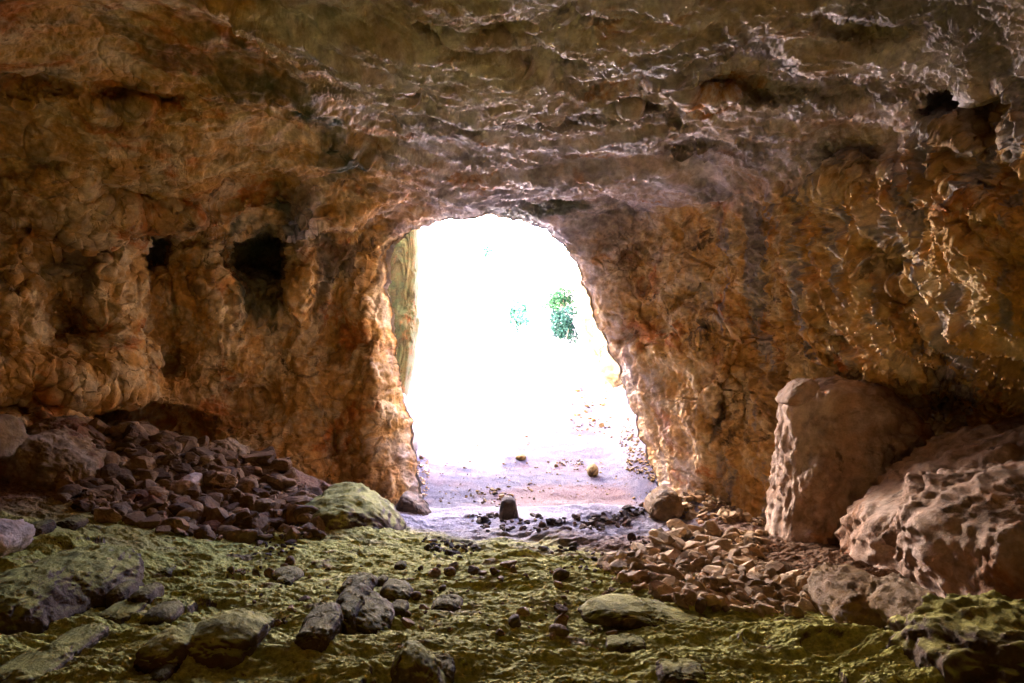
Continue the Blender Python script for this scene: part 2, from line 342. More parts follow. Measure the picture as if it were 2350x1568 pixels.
# hollows and bosses of the rock: picture x, y, radii, turn, metres (away +), edge hardness
FEAT = [(350,580,50,66,.1,1.5,4),(590,585,66,88,0,1.0,3),(420,600,40,60,.3,.3,2),(180,742,56,50,.2,.7,4),(202,560,14,34,0,.5,3),(62,548,22,34,0,.4,3),(120,545,14,30,0,.35,3),
 (390,760,60,110,.2,.35,2),(385,830,18,34,.1,.4,3),(500,700,50,90,-.2,-.35,2),(700,620,40,90,.1,-.35,2),(650,820,90,60,.3,.35,2),(560,930,150,60,.1,.5,2),(780,1020,60,90,0,.55,2),
 (250,640,70,120,-.2,-.35,2),(60,700,60,120,0,-.3,2),(120,870,120,50,.1,-.3,2),(300,960,180,35,.15,.9,3),(120,945,130,22,.05,1.0,4),(850,900,30,160,.05,-.35,2),(760,800,40,130,.1,.3,2),
 (560,450,110,36,-.25,.45,3),(470,480,60,26,-.8,-.3,3),(640,395,70,26,-.2,-.25,2),(120,440,110,45,.05,-.4,3),(300,430,70,50,.1,.25,3),(250,300,170,60,.05,-.35,2),(480,310,110,50,0,-.3,2),(80,190,140,30,0,.35,2),(330,200,120,25,.1,.35,2),(820,320,70,60,.7,.55,3),
 (690,520,34,70,.25,-.5,3),(640,600,40,80,0,.3,2),
 # ceiling pockets that face the viewer
 (1690,150,130,70,-.2,.75,4),(1440,185,90,50,0,.4,4),(1260,125,80,30,.1,.40,4),(1180,60,70,22,.1,.3,3),(1480,215,60,45,.2,.3,4),(1550,230,14,70,.15,.35,3),(1060,280,60,24,.3,.3,3),(1300,245,110,20,.05,.25,3),(1580,330,50,16,.1,.2,3),(1100,400,60,14,.1,.2,3),(1340,30,90,24,.05,.3,3),(1950,60,120,26,.1,.3,3),(1900,200,160,30,-.05,.35,3),(960,200,60,20,.5,.3,3),(1000,60,40,30,.3,.3,3),
 (2000,340,150,80,.1,.55,3),(2220,235,110,36,-.12,1.3,4),(2290,300,60,60,0,1.0,3),(2060,590,70,42,.3,.75,4),(2150,420,60,90,.3,.4,3),(1960,270,60,30,0,.2,2),
 (2150,420,34,90,-.5,-.5,3),(2200,560,60,60,.3,-.3,2),(2290,420,90,80,0,.5,2),(1760,420,70,30,.7,-.2,2),(1810,620,60,30,.9,.2,2),(2120,700,60,60,0,.35,3),(2290,700,60,110,-.3,-.4,3),(2200,880,150,60,.2,.75,3),(2080,800,50,40,0,-.3,2),(1930,760,60,60,.3,.3,2),
 # slabs and cracks of the right jamb
 (1560,800,60,50,.3,-.30,4),(1480,620,60,60,0,.22,3),(1600,690,50,30,0,.25,3),(1500,730,60,26,.3,.2,3),(1460,780,36,20,.2,.3,4),(1640,860,60,60,0,-.22,3),(1580,960,110,40,.5,-.2,3),(1660,920,10,120,.35,.28,3),(1640,1120,70,40,0,.3,2),(1720,900,30,120,.25,.25,2),(1540,480,60,20,0,-.15,2)]
def build_shell():
    us = np.concatenate([np.linspace(-1.3, -.80, 110)[:-1], np.linspace(-.80, .80, 1240), np.linspace(.80, 1.3, 110)[1:]])
    vs = np.concatenate([np.linspace(-.55, -.36, 30)[:-1], np.linspace(-.36, .53, 720), np.linspace(.53, 1.15, 120)[1:]])
    Vg, Ug = np.meshgrid(vs, us, indexing='ij'); nr, nc = Ug.shape
    px = (1175+Ug*F).ravel(); py = (784-Vg*F).ravel()
    near = (px > 780) & (px < 1660) & (py > 380) & (py < 1400)
    sd = np.full(len(px), 400.); bi = np.zeros(len(px), int)
    a, b = poly_dist(px[near], py[near], HD); sd[near] = a; bi[near] = b
    snap = (sd > -2.9) & (sd < .7)
    px[snap] = HD[bi[snap],0]; py[snap] = HD[bi[snap],1]
    u = (px-1175)/F; v = (784-py)/F
    D = depth0(u, v)
    nw = np.stack([px, py, px*0], 1)
    wx = 26*fbm(nw*.012, 4, 101); wy = 26*fbm(nw*.012+5, 4, 103)
    qx, qy = px+wx, py+wy
    lg = np.interp(qx, *LEDGE); fade = sstep(930, 800, px)
    D = D + fade*(1.35*sstep(-5, 9, qy-lg-wy*.4)*np.exp(-np.maximum(qy-lg, 0)/190) - .25*np.exp(-((qy-lg+22)/26)**2))
    for (x, y, rx, ry, rot, dd, p) in FEAT:
        m = (np.abs(qx-x) < 3*max(rx, ry)) & (np.abs(qy-y) < 3*max(rx, ry))
        D[m] += (1.35 if dd > 0 else 1)*dd*np.clip(D[m]/9, .35, 1)*gauss(qx[m], qy[m], x, y, rx, ry, rot, p)
    # the rounded edge of the doorway turns away from the viewer
    s = np.maximum(sd, 0)
    lw = 30+30*sstep(1000, 1300, px)*sstep(600, 700, py)*0
    D = D + .5*np.exp(-s/22) * sstep(1400, 1000, px) + .55*np.exp(-s/18)*sstep(1000, 1400, px)
    P = np.stack([u*D, D, v*D], 1)
    G = P.reshape(nr, nc, 3); du = np.gradient(G, axis=1); dv = np.gradient(G, axis=0)
    N = np.cross(dv, du).reshape(-1, 3); N /= np.linalg.norm(N, axis=1)[:,None]+1e-9
    N[(N*P).sum(1) > 0] *= -1
    # region weights
    wl = sstep(0, 60, np.interp(py, [-2000, 0, 150, 260, 370, 470, 3000], [420, 500, 690, 800, 890, 960, 960])-qx)      # left wall
    wr = sstep(-60, 60, qx-np.interp(py, [-2000, 0, 300, 400, 500, 620, 3000], [3300, 2700, 2100, 1900, 1420, 1300, 1300]))*(1-wl)
    wc = 1-wl-wr
    Pc = P*np.array([.8, 1.0, 1.0])
    W1 = warp(P, .6, .6, 201)
    amp = sstep(0, 60, s)*.9+.1
    # ceiling: overlapping scales and shelves, finer where it comes down close to the viewer
    yy = np.maximum(P[:,1], 2.0); g = (7/yy)**.7; S = np.stack([P[:,0]*g, 7**.7*yy**.3/.3 + .75*np.maximum(-P[:,0]*g-.3, 0) + .35*np.maximum(P[:,0]*g-1.2, 0), P[:,2]*g], 1); cb = np.clip((P[:,2]/yy-.1)*2.4, 0, 1)
    S1 = warp(S, .7, .6, 201); S2 = warp(S, 1.8, .38, 203)
    a1, e1 = plates(S1*np.array([.75, 1.15, .9]), 211, .55, .28); a1b, _ = plates(S1*np.array([.75, 1.15, .9]), 211, 0, 0, -1.)
    a2, e2 = plates(S2*np.array([2.0, 3.1, 2.2]), 223, .5, .26); a2b, _ = plates(S2*np.array([2.0, 3.1, 2.2]), 223, 0, 0, -1.)
    ph = S1[:,1]*2.1+.9*fbm(S*np.array([.5, .3, .5]), 3, 217); saw = 1-(ph-np.floor(ph)); saw = np.minimum(saw, (1-saw)*9)
    r1 = ridged(warp(S, 1.6, .35, 205)*np.array([2.4, 4.4, 3.0]), 6, 231, .6)
    r2 = ridged(P*np.array([9, 15, 11.]), 4, 241, .6)
    f1 = fbm(P*1.0, 5, 251, .55); f2 = fbm(P*np.array([7, 7, 7.]), 4, 255, .62)
    a0, _ = plates(warp(S, .5, .8, 207)*np.array([.38, .60, .45])+1.7, 219, .5, .2)
    dc = (.30*a0+.13*a1+.10*cb*a1b+.065*a2+.03*cb*a2b+.035*cb*saw+.034*(r1-.7)+.04*fbm(S, 4, 251, .5))/g+.010*(r2-.6)
    # left wall: smooth sheets above, dripstone below the ledge
    below = sstep(-10, 30, qy-lg)*np.exp(-np.maximum(qy-lg-150, 0)/260)
    dr = ridged(warp(P, 1.2, .25, 207)*np.array([3.2, 3.2, .8]), 4, 261, .55)
    rw = ridged(warp(P, 1.1, .4, 206)*np.array([1.2, 1.2, 2.0]), 6, 233, .55)
    l1, le = plates(W1*np.array([.8, .8, 1.1])+3, 265, .35, .16)
    l2, le2 = plates(warp(P, 1.5, .35, 209)*np.array([2.1, 2.1, 2.6]), 267, .4, .2)
    dl = .11*l1*(1-.6*below)+.012*l2+.13*f1+.34*fbm(P*.42+3, 2, 258)+.014*f2+(.085*below+.012)*(dr-.6)+.05*(rw-.7)*(1-below)+.010*(r2-.6)
    dl = dl - .03*np.exp(-(le/.03)**2)*(1-.7*below)
    # right wall: slabs low down, ragged flutes higher up
    rag = sstep(1650, 1950, qx)
    Pr = np.stack([P[:,0]*2, (.8*P[:,1]+.6*P[:,2])*1.0, (-.6*P[:,1]+.8*P[:,2])*3.4], 1); fl = ridged(warp(Pr, .6, .5, 213), 6, 271, .6)
    r3, re = plates(W1*np.array([.9, .9, .9])+7, 275, .4, .18)
    r4, re2 = plates(warp(P, 1.6, .3, 215)*2.3, 277, .45, .2)
    dw = .24*r3+.02*r4+.14*f1+.02*f2+(.03+.13*rag)*(fl-.6)+.012*(r2-.6)
    dw = dw - .07*np.exp(-(re/.03)**2)*(1-.6*rag)-.025*np.exp(-(re2/.05)**2)
    sc_ = np.clip(D/9, .3, 1.1); dl = dl*np.clip(D/9, .5, 1.1); dw = dw*np.clip(D/8, .5, 1.1)
    d = (wc*dc+wl*dl+wr*dw)*amp + (1-amp)*(.03*(r1-.7)+.012*r2)
    P = P + N*d[:,None]
    P[:,2] += CZ
    i = (np.arange(nr-1)[:,None]*nc+np.arange(nc-1)).ravel()
    Q = np.stack([i, i+nc, i+nc+1, i+1], 1)
    ins = (sd < -2.9); Q = Q[~(ins[Q].any(1))]
    bad = (sd[Q] < .7).all(1); Q = Q[~bad]
    cx = qx[Q].mean(1); cyy = qy[Q].mean(1)
    isl = wl[Q].mean(1) > .5; isr = (wr[Q].mean(1) > .5) & ~isl; isc = ~isl & ~isr
    nzv = N[:,2]; 
    n1 = fbm(P*np.array([.9, .9, .9]), 5, 301, .6); n2 = fbm(P*np.array([2.2, 2.2, .5]), 5, 305, .6)
    dark_tone = wl*np.clip(sstep(.12, .4, n2+.25*gauss(px, py, 600, 620, 110, 120)-.05)*sstep(1.2, 0, np.abs(qy-lg-90)/160), 0, 1)*.8  # streaky stain below the ledge, darker over the hollow there
    dark_tone = dark_tone + .75*gauss(px, py, 2230, 240, 130, 60, 0, 3)*wr + .5*sstep(.25, .5, n1)*wc  # darker over the deep hollow at upper right, noise stains on the ceiling
    green = wl*sstep(.25, .6, gauss(px, py, 800, 300, 120, 100, .6)+.4*n1)*.75 + sstep(.3, .7, gauss(px, py, 1240, 480, 160, 26)+.3*n1)*.9
    green = green + .8*sstep(.3, .6, gauss(px, py, 600, 620, 90, 130)+.3*n2)*wl + .5*sstep(.1, .5, fbm(P*1.4+4, 4, 309))*wl*sstep(800, 200, py)
    grey = wr*sstep(.15, .45, n2)*sstep(1500, 1700, qx)*.8 + .6*wc*sstep(-.1, .3, n1) + wl*.8*gauss(px, py, 690, 500, 40, 80, .2, 3)
    cmx = sstep(-160, 330, np.interp(py, [-2000, 0, 300, 400, 500, 620, 3000], [3300, 2700, 2100, 1900, 1420, 1300, 1300])-qx+150+260*n1)*sstep(-90, 90, qx-np.interp(py, [-2000, 0, 150, 260, 370, 470, 3000], [420, 500, 690, 800, 890, 960, 960])+110*n1)
    attrs = dict(cm=cmx, dark_tone=np.clip(dark_tone, 0, 1), green=np.clip(green, 0, 1), grey=np.clip(grey, 0, 1))
    for nm, sel, mt in (('ceiling', isc, M_WALL), ('wall_left', isl, M_WALL), ('wall_right', isr, M_WALL)):
        V_, Q_, A_ = compact(P, Q[sel], attrs)
        tag(link(nm, np_mesh(nm, V_, Q_, mt, True, A_)), kind='structure')
    idx = np.arange(nr*nc).reshape(nr, nc); ring = np.concatenate([idx[0], idx[1:,-1], idx[-1,-2::-1], idx[-2:0:-1,0]])
    p0 = P[ring]; o0 = np.array([0, 0, CZ]); p1 = o0+(p0-o0)*1.4; p2 = o0+(p0-o0)*np.minimum(2.6, 9.5/np.linalg.norm(p0-o0, axis=1))[:,None]; m_ = len(ring); j = np.arange(m_)
    Qk = np.concatenate([np.stack([k*m_+j, k*m_+(j+1) % m_, (k+1)*m_+(j+1) % m_, (k+1)*m_+j], 1) for k in (0, 1)])
    tag(link('light_leak_skirt', np_mesh('light_leak_skirt', np.concatenate([p0, p1, p2]), Qk, M_WALL)), kind='structure')  # unseen skirt round the shell edge, added to keep stray daylight out
    # the thickness of the doorway and the outer cliff face round it
    n = len(HD); u = (HD[:,0]-1175)/F; v = (784-HD[:,1])/F
    D = depth0(u, v)+.5*sstep(1400, 1000, HD[:,0])+.55*sstep(1000, 1400, HD[:,0])
    B = np.stack([u*D, D, v*D+CZ], 1); cen = np.array([.2, 12.3, 1.0]); rings = []
    R = B-cen; R[:,1] = 0; L = np.linalg.norm(R, axis=1)[:,None]; R = R/L
    prof = [(-.03, -.06), (.05, .12), (.2, .3), (.45, .5), (.75, .65), (1.1, .75), (1.6, 1.0), (2.4, 1.5), (3.2, 2.2), (3.3, 4), (3.0, 8), (2.8, 12)]  # upper rings jut out unseen, a canopy added to shade the track
    for k, (dy, rad) in enumerate(prof):
        q = B + R*rad; q[:,1] += dy if k < 5 else 1.1+(dy-1.1)*sstep(-.2, .6, R[:,2])
        q = q + (.12*min(1, k/3))*np.stack([fbm(q*1.3, 4, 401), fbm(q*1.3+4, 4, 403), fbm(q*1.3+8, 4, 405)], 1)*(1 if rad < 3 else 3)
        q[:,2] = np.minimum(q[:,2], CZ+8.5+.5*np.sin(q[:,0]))
        rings.append(q)
    V_ = np.concatenate(rings); i = np.arange(n); Qs = []
    for k in range(len(prof)-1): Qs.append(np.stack([k*n+i, k*n+(i+1) % n, (k+1)*n+(i+1) % n, (k+1)*n+i], 1))
    tag(link('cliff', np_mesh('cliff', V_, np.concatenate(Qs), M_OUT, True, dict(dark_tone=V_[:,0]*0))), kind='structure')
build_shell()

def build_rear():
    """the chamber behind the viewer and the rock over the whole cave"""
    th = np.linspace(0, 2*pi, 120); ph = np.linspace(-pi/2, pi/2, 60); T, Ph = np.meshgrid(th, ph)
    d = np.stack([np.cos(Ph)*np.cos(T), np.cos(Ph)*np.sin(T), np.sin(Ph)], 2).reshape(-1, 3)
    P = np.array([0, 1.2, CZ-.4]) + d*np.array([7.0, 8.0, 4.3]); P = P + d*(.5*fbm(P*.5, 4, 501))[:,None]
    nr, nc = T.shape; i = (np.arange(nr-1)[:,None]*nc+np.arange(nc-1)).ravel(); Q = np.stack([i, i+1, i+nc+1, i+nc], 1)
    c = P[Q].mean(1)
    keep = ~((np.abs(c[:,0]) < 1.35*c[:,1]) & (c[:,2]-CZ < 1.2*c[:,1])) & (c[:,2] > -1.5)
    V_, Q_, A_ = compact(P, Q[keep], dict(dark_tone=P[:,0]*0))
    tag(link('wall_rear', np_mesh('wall_rear', V_, Q_, M_WALL, True, A_)), kind='structure')
build_rear()
def build_sun_block_hill():
    """unseen rock over the cave, added to block sun and shade the track"""
    ys = np.concatenate([np.linspace(-22, 14.3, 90), [14.5, 14.6, 14.62]]); xs = np.linspace(-24, 24, 140); Yg, Xg = np.meshgrid(ys, xs, indexing='ij')
    Z = -3 + 13.4*np.clip(1-(np.abs(Xg)/23)**4, 0, 1)**.5*np.clip(1-(np.clip(-Yg, 0, 99)/21)**4, 0, 1)**.5  # height chosen for the shadow it throws along the track
    Z = Z+.25*fbm(np.c_[Xg.ravel(), Yg.ravel(), Z.ravel()]*.5, 5, 555).reshape(Z.shape); Z[-3] -= .2; Z[-2] -= .9; Z[-1] -= 3.0
    nr, nc = Z.shape; i = (np.arange(nr-1)[:,None]*nc+np.arange(nc-1)).ravel(); Q = np.stack([i, i+1, i+nc+1, i+nc], 1)
    tag(link('sun_block_hill', np_mesh('sun_block_hill', np.stack([Xg, Yg, Z], 2).reshape(-1, 3), Q, M_OUT)), kind='structure')
build_sun_block_hill()

# ------------------------------------------------------------------ outer valley: a ring of cliffs
def build_valley():
    plan = [(-7,12.8,7),(-4.6,14.4,8),(-3.6,16,9),(-2.9,18.5,9.5),(-2.5,22,10),(-2.1,27,9),(-1.2,32,6.5),(.2,37,4.0),(2.4,41,3.6),(4.0,40,3.2),(3.9,34,3.6),(3.6,28,4.2),(3.5,22,4.8),(4.0,18,6),(4.1,15,7),(5.6,13.4,7.5),(9,12.6,7)]
    P0 = np.array(plan, float); t = np.linspace(0, len(plan)-1, 900); A = np.stack([np.interp(t, np.arange(len(plan)), P0[:,k]) for k in range(3)], 1)
    for _ in range(60): A[1:-1] = .5*A[1:-1]+.25*(A[2:]+A[:-2])
    h = np.linspace(0, 1, 260); T, Hh = np.meshgrid(np.arange(900), h)
    base = CZ-3.2+np.zeros(900); tan = np.gradient(A[:,:2], axis=0); nrm = np.stack([tan[:,1], -tan[:,0]], 1); nrm /= np.linalg.norm(nrm, axis=1)[:,None]
    z = base[T]+Hh*A[T,2]*1.0; g = np.interp(A[:,1], YS, ZS)[T]
    z = CZ+g-.3+Hh*np.maximum(A[T,2]-0*g, 1)
    batter = .9*Hh**1.4
    X = A[T,0]-nrm[T,0]*-batter; Y = A[T,1]-nrm[T,1]*-batter
    P = np.stack([X, Y, z], 2).reshape(-1, 3); n3 = np.c_[-nrm[T.ravel()], np.zeros(T.size)]
    W = warp(P, .5, .7, 601); a, e = plates(W*np.array([.6, .6, .8]), 611, .4, .3); b, _ = plates(W*2.0, 613, .5, .3)
    d = .55*a+.16*b+.35*fbm(P*.6, 5, 615)+.10*ridged(P*np.array([2, 2, 1.2]), 5, 617, .6)
    P = P-n3*d[:,None]; P[:,2] += .3*fbm(P, 3, 619)
    nr, nc = T.shape; i = (np.arange(nr-1)[:,None]*nc+np.arange(nc-1)).ravel(); Q = np.stack([i, i+1, i+nc+1, i+nc], 1)
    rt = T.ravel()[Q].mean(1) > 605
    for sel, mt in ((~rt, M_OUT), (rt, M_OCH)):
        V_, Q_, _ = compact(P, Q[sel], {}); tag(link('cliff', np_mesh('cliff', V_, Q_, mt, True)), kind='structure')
build_valley()

# ------------------------------------------------------------------ boulders from outlines
def ico(sub):
    bm = bmesh.new(); bmesh.ops.create_icosphere(bm, subdivisions=sub, radius=1)
    V = np.array([v.co[:] for v in bm.verts]); T = np.array([[v.index for v in f.verts] for f in bm.faces]); bm.free()
    V /= np.linalg.norm(V, axis=1)[:,None]; return V, T
ICO = {k: ico(k) for k in (2, 3, 4, 5, 6)}
def outline_rock(name, poly, Y, thick, mat, label, cat='boulder', sub=6, rough=1.0, seed=0, lump=1.0, group=None, box=.75, lean=0):
    """a solid rock: its silhouette follows the outline, its body is as deep as `thick` metres"""
    D_, T_ = ICO[sub]; pl = np.array(poly, float); c = (pl.min(0)+pl.max(0))/2
    if Y is None: Y = float(hit(c[0], pl[:,1].max()-.12*(pl[:,1].max()-pl[:,1].min()))[1][0])+.35*thick
    den = densify(pl, 4, 0, seed); rel = den-c; ang = np.arctan2(-rel[:,1], rel[:,0]); r = np.hypot(rel[:,0], rel[:,1])
    o = np.argsort(ang); ang, r = ang[o], r[o]; ang = np.r_[ang[-1]-2*pi, ang, ang[0]+2*pi]; r = np.r_[r[-1], r, r[0]]
    a = np.arctan2(D_[:,2], D_[:,0]); rr = np.interp(a, ang, r)/F*Y
    s = np.sqrt(D_[:,0]**2+D_[:,2]**2); s2 = s**box
    y = np.sign(D_[:,1])*np.abs(D_[:,1])**box*thick
    P = np.stack([np.cos(a)*rr*s2, y + lean*(np.sin(a)*rr*s2), np.sin(a)*rr*s2], 1)
    size = r.mean()/F*Y; Q = P/size+seed*3.1
    W = warp(Q, .8, .35, seed); pv, pe = plates(W*1.25, seed+1, .5, .22); pv2, _ = plates(W*3.1, seed+2, .5, .25)
    n = D_.copy(); d = size*(.20*lump*pv+.06*pv2+.10*lump*fbm(Q*1.6, 4, seed+3)-.050*rough*(ridged(W*np.array([2.2, 2.2, 1.7]), 6, seed+5, .6)-.7)+.03*rough*fbm(Q*7, 5, seed+7, .65))
    edge = 1-.45*sstep(.8, 1, s)
    P = P+n*(d*edge)[:,None]
    cen = pt(c[0], c[1], Y)
    me = np_mesh(name, P, T_, mat, True); ob = link(name, me); ob.location = cen
    tag(ob, label, cat, group); return ob
def blob(cx, cy, rx, ry, n=10, seed=1):
    r = random.Random(seed); out = []
    for k in range(n):
        a = 2*pi*k/n; q = r.uniform(.82, 1.12); p_ = .75
        out.append((cx+rx*q*math.copysign(abs(math.cos(a))**p_, math.cos(a)), cy-ry*q*math.copysign(abs(math.sin(a))**p_, math.sin(a))))
    return out
B = outline_rock
B('mossy_boulder', [(630,1200),(690,1158),(750,1132),(815,1125),(868,1150),(905,1182),(925,1215),(945,1285),(880,1320),(760,1300),(640,1250)], 8.7, .9, M_MOSSY, 'broad mossy mound of rock left of the doorway, brown and bare on its right face', seed=11, lump=.7, rough=.8)
B('rock_spur', [(925,1130),(950,1140),(975,1160),(990,1188),(1018,1224),(985,1232),(930,1222),(890,1190)], 11.2, .35, M_DSTONE, 'dark tapering spur of rock at the foot of the left doorway edge', 'rock', sub=5, seed=12, lump=1.1, rough=1.6, box=.5)
B('standing_stone', [(1152,1142),(1170,1139),(1182,1143),(1186,1166),(1193,1196),(1143,1198),(1147,1165)], None, .22, M_DSTONE, 'squat upright block of stone standing in the middle of the doorway', 'rock', sub=5, seed=13, lump=.35, box=.55)
B('upright_stone', [(1360,1058),(1374,1072),(1374,1090),(1362,1098),(1347,1093),(1345,1080),(1352,1066)], None, .16, M_YEL, 'pointed yellowish stone standing alone on the pale track outside', 'rock', sub=4, seed=14, lump=.5)
B('flat_stone', [(1178,1048),(1190,1040),(1205,1040),(1212,1050),(1198,1058),(1182,1054)], None, .2, M_YEL, 'low broken yellow stone on the track beyond the upright block', 'rock', sub=4, seed=15)
B('dark_boulder', [(1482,1165),(1494,1138),(1520,1120),(1550,1124),(1562,1148),(1556,1176),(1510,1192),(1482,1180)], None, .4, M_BROWN, 'dark rounded boulder under the right edge of the doorway', sub=5, seed=16, lump=1.0, rough=1.8, box=.6)
B('rock_buttress', [(1755,1300),(1768,1235),(1783,1150),(1790,1070),(1797,1000),(1795,940),(1808,905),(1850,880),(1905,858),(1985,868),(2035,900),(2070,950),(2120,985),(2160,1060),(2120,1130),(2040,1200),(1990,1290),(1965,1330),(1850,1330)], 7.8, .75, M_BOULD, 'tall upright rock buttress right of the doorway with a ragged pale left edge', 'rock', seed=17, lump=.8, rough=1.5)
B('cap_rock', [(1786,925),(1800,900),(1830,872),(1862,868),(1872,885),(1850,915),(1815,932)], 7.15, .22, M_BOULD, 'wedge of rock capping the left shoulder of the tall buttress', 'rock', sub=5, seed=18, lump=.9, box=.5, rough=1.5)
B('large_boulder', [(1970,1310),(1985,1225),(2015,1165),(2070,1130),(2110,1085),(2170,1040),(2230,1000),(2290,975),(2370,965),(2520,980),(2560,1300),(2300,1380),(2130,1350),(2050,1340)], 6.2, .9, M_BOULD, 'large fluted boulder at the right, behind the biggest one', seed=19, lump=.9, rough=1.6)
B('large_boulder', [(2098,1210),(2125,1165),(2200,1130),(2300,1085),(2420,1060),(2600,1150),(2640,1500),(2330,1500),(2185,1460),(2135,1375),(2105,1290)], 4.9, .9, M_BOULD, 'biggest boulder, pinkish and wrinkled, at the right edge', seed=20, lump=.9, rough=1.6)
B('low_boulder', [(1880,1395),(1900,1350),(1950,1325),(2010,1325),(2050,1360),(2045,1410),(1980,1430),(1900,1425)], None, .45, M_BROWN, 'low brown boulder at the left foot of the big pinkish boulders', sub=5, seed=21, lump=1.3, rough=1.8)
B('low_boulder', [(2020,1400),(2060,1350),(2110,1340),(2160,1390),(2180,1450),(2120,1470),(2050,1450)], None, .35, M_BROWN, 'low reddish boulder wedged below the biggest boulder', sub=5, seed=22, lump=1.3, rough=1.8)
B('mossy_boulder', [(2085,1540),(2120,1462),(2200,1432),(2280,1418),(2400,1400),(2560,1480),(2560,1760),(2200,1760),(2070,1680)], 3.3, .5, M_MOSSY, 'craggy mossy boulder in the bottom right corner', seed=23, rough=1.5)
B('boulder', [(-60,960),(0,950),(20,960),(36,1010),(30,1050),(-20,1060),(-70,1050)], 7.6, .35, M_BROWN, 'rounded boulder at the left edge, topmost of the rocks there', sub=5, seed=24)
B('boulder', [(30,1075),(60,1010),(110,985),(160,1010),(235,1050),(250,1110),(180,1140),(60,1130)], 8.2, .6, M_BROWN, 'jagged brown boulder on the left slope, next to the left edge', seed=25, rough=1.4)
B('boulder', [(60,990),(120,955),(190,960),(235,1000),(245,1040),(150,1030),(80,1020)], 9.0, .5, M_BROWN, 'dark boulder tucked under the overhang of the left wall', seed=26, rough=1.8, lump=1.3)
B('boulder', [(300,1060),(320,1020),(350,1030),(358,1065),(330,1085),(305,1080)], 9.0, .25, M_BROWN, 'blunt boulder in the middle of the left rubble slope', sub=5, seed=27)
B('boulder', [(380,1120),(400,1100),(450,1085),(468,1100),(470,1135),(430,1150),(385,1145)], 8.7, .3, M_BOULD, 'reddish block with a flat upright face on the left slope', sub=5, seed=28)
B('boulder', [(-60,1205),(0,1200),(35,1215),(48,1240),(20,1280),(-40,1290)], None, .3, M_BOULD, 'brown boulder at the left edge, just above the mossy floor', sub=5, seed=29)
B('boulder', [(470,1015),(520,1005),(560,1030),(600,1075),(600,1130),(540,1110),(490,1070)], 10.1, .4, M_BROWN, 'smooth sloping rock leaning on the foot of the left wall', seed=30, rough=1.8, lump=1.3)
B('mossy_boulder', [(-80,1345),(20,1320),(80,1330),(120,1352),(150,1385),(168,1415),(150,1445),(20,1450),(-90,1450)], None, .45, M_MOSSY, 'mossy boulder at the left edge of the foreground', seed=31, lump=.8, rough=1.3)
B('mossy_boulder', [(60,1320),(90,1285),(160,1278),(235,1290),(275,1320),(290,1375),(270,1400),(200,1405),(100,1380)], None, .5, M_MOSSY, 'mossy boulder in the left foreground, topmost of a cluster', seed=32, rough=1.3)
B('block', [(262,1345),(292,1338),(305,1360),(300,1398),(268,1400),(258,1370)], None, .15, M_DARKMOSS, 'dark upright block at the right of the left foreground cluster', 'rock', sub=5, seed=33, lump=.5)
B('block', [(310,1355),(340,1346),(360,1355),(362,1382),(340,1392),(308,1392)], None, .14, M_DARKMOSS, 'squarish dark block with a mossy rim beside the upright block', 'rock', sub=5, seed=34, lump=.4, box=.6)
B('boulder', [(330,1405),(350,1395),(385,1388),(408,1400),(412,1420),(385,1432),(340,1428)], None, .16, M_DARKMOSS, 'smooth dark rounded rock in front of the left blocks', sub=5, seed=35, lump=.3, rough=.4)
B('boulder', [(440,1470),(455,1430),(500,1418),(560,1425),(605,1440),(600,1470),(540,1495),(455,1500)], None, .2, M_MOSSY, 'low dark rock with moss on top, left of the middle foreground', sub=5, seed=36)
B('boulder', [(330,1500),(345,1465),(400,1445),(445,1462),(450,1500),(400,1520),(340,1520)], None, .18, M_MOSSY, 'blocky dark rock in the moss near the bottom at left', sub=5, seed=37)
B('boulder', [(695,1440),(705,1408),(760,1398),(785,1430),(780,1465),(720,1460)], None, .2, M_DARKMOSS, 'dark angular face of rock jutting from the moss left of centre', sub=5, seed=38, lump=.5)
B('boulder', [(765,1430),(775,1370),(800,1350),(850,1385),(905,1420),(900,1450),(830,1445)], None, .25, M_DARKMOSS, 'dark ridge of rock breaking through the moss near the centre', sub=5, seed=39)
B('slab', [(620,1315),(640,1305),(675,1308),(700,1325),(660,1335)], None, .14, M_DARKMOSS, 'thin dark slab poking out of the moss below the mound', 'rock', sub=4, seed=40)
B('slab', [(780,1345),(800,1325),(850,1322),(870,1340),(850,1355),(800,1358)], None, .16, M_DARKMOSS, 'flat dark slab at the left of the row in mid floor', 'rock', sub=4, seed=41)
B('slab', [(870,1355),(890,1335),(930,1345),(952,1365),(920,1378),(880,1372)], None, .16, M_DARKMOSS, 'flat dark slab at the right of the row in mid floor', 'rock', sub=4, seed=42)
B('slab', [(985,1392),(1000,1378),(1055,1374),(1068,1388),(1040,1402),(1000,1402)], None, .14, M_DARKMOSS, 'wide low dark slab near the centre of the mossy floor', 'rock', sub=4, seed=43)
B('stone_block', [(1165,1425),(1175,1412),(1192,1410),(1195,1432),(1180,1442),(1166,1440)], None, .05, M_DSTONE, 'single small dark stone standing in the moss at bottom centre', 'rock', sub=4, seed=44, lump=.4)
B('mossy_ridge', [(1320,1408),(1345,1388),(1378,1380),(1440,1386),(1500,1394),(1560,1408),(1650,1428),(1620,1438),(1500,1432),(1380,1422)], None, .22, M_MOSSY, 'long low mossy ridge with a dark hollow face, right of centre', 'rock', seed=45, lump=.7)
B('boulder', [(900,1520),(930,1480),(960,1490),(1000,1530),(1045,1590),(980,1620),(900,1590)], None, .14, M_MOSSY, 'broken dark rock ridge running off the bottom edge', sub=5, seed=46)
B('rock_column', [(903,560),(930,480),(960,480),(966,560),(962,660),(958,760),(950,840),(935,900),(925,960),(870,960),(860,760),(870,600)], 14.6, .8, M_COLM, 'green and orange streaked rock column seen just inside the left of the doorway', 'rock', seed=47, lump=.8, rough=.8, box=.6)
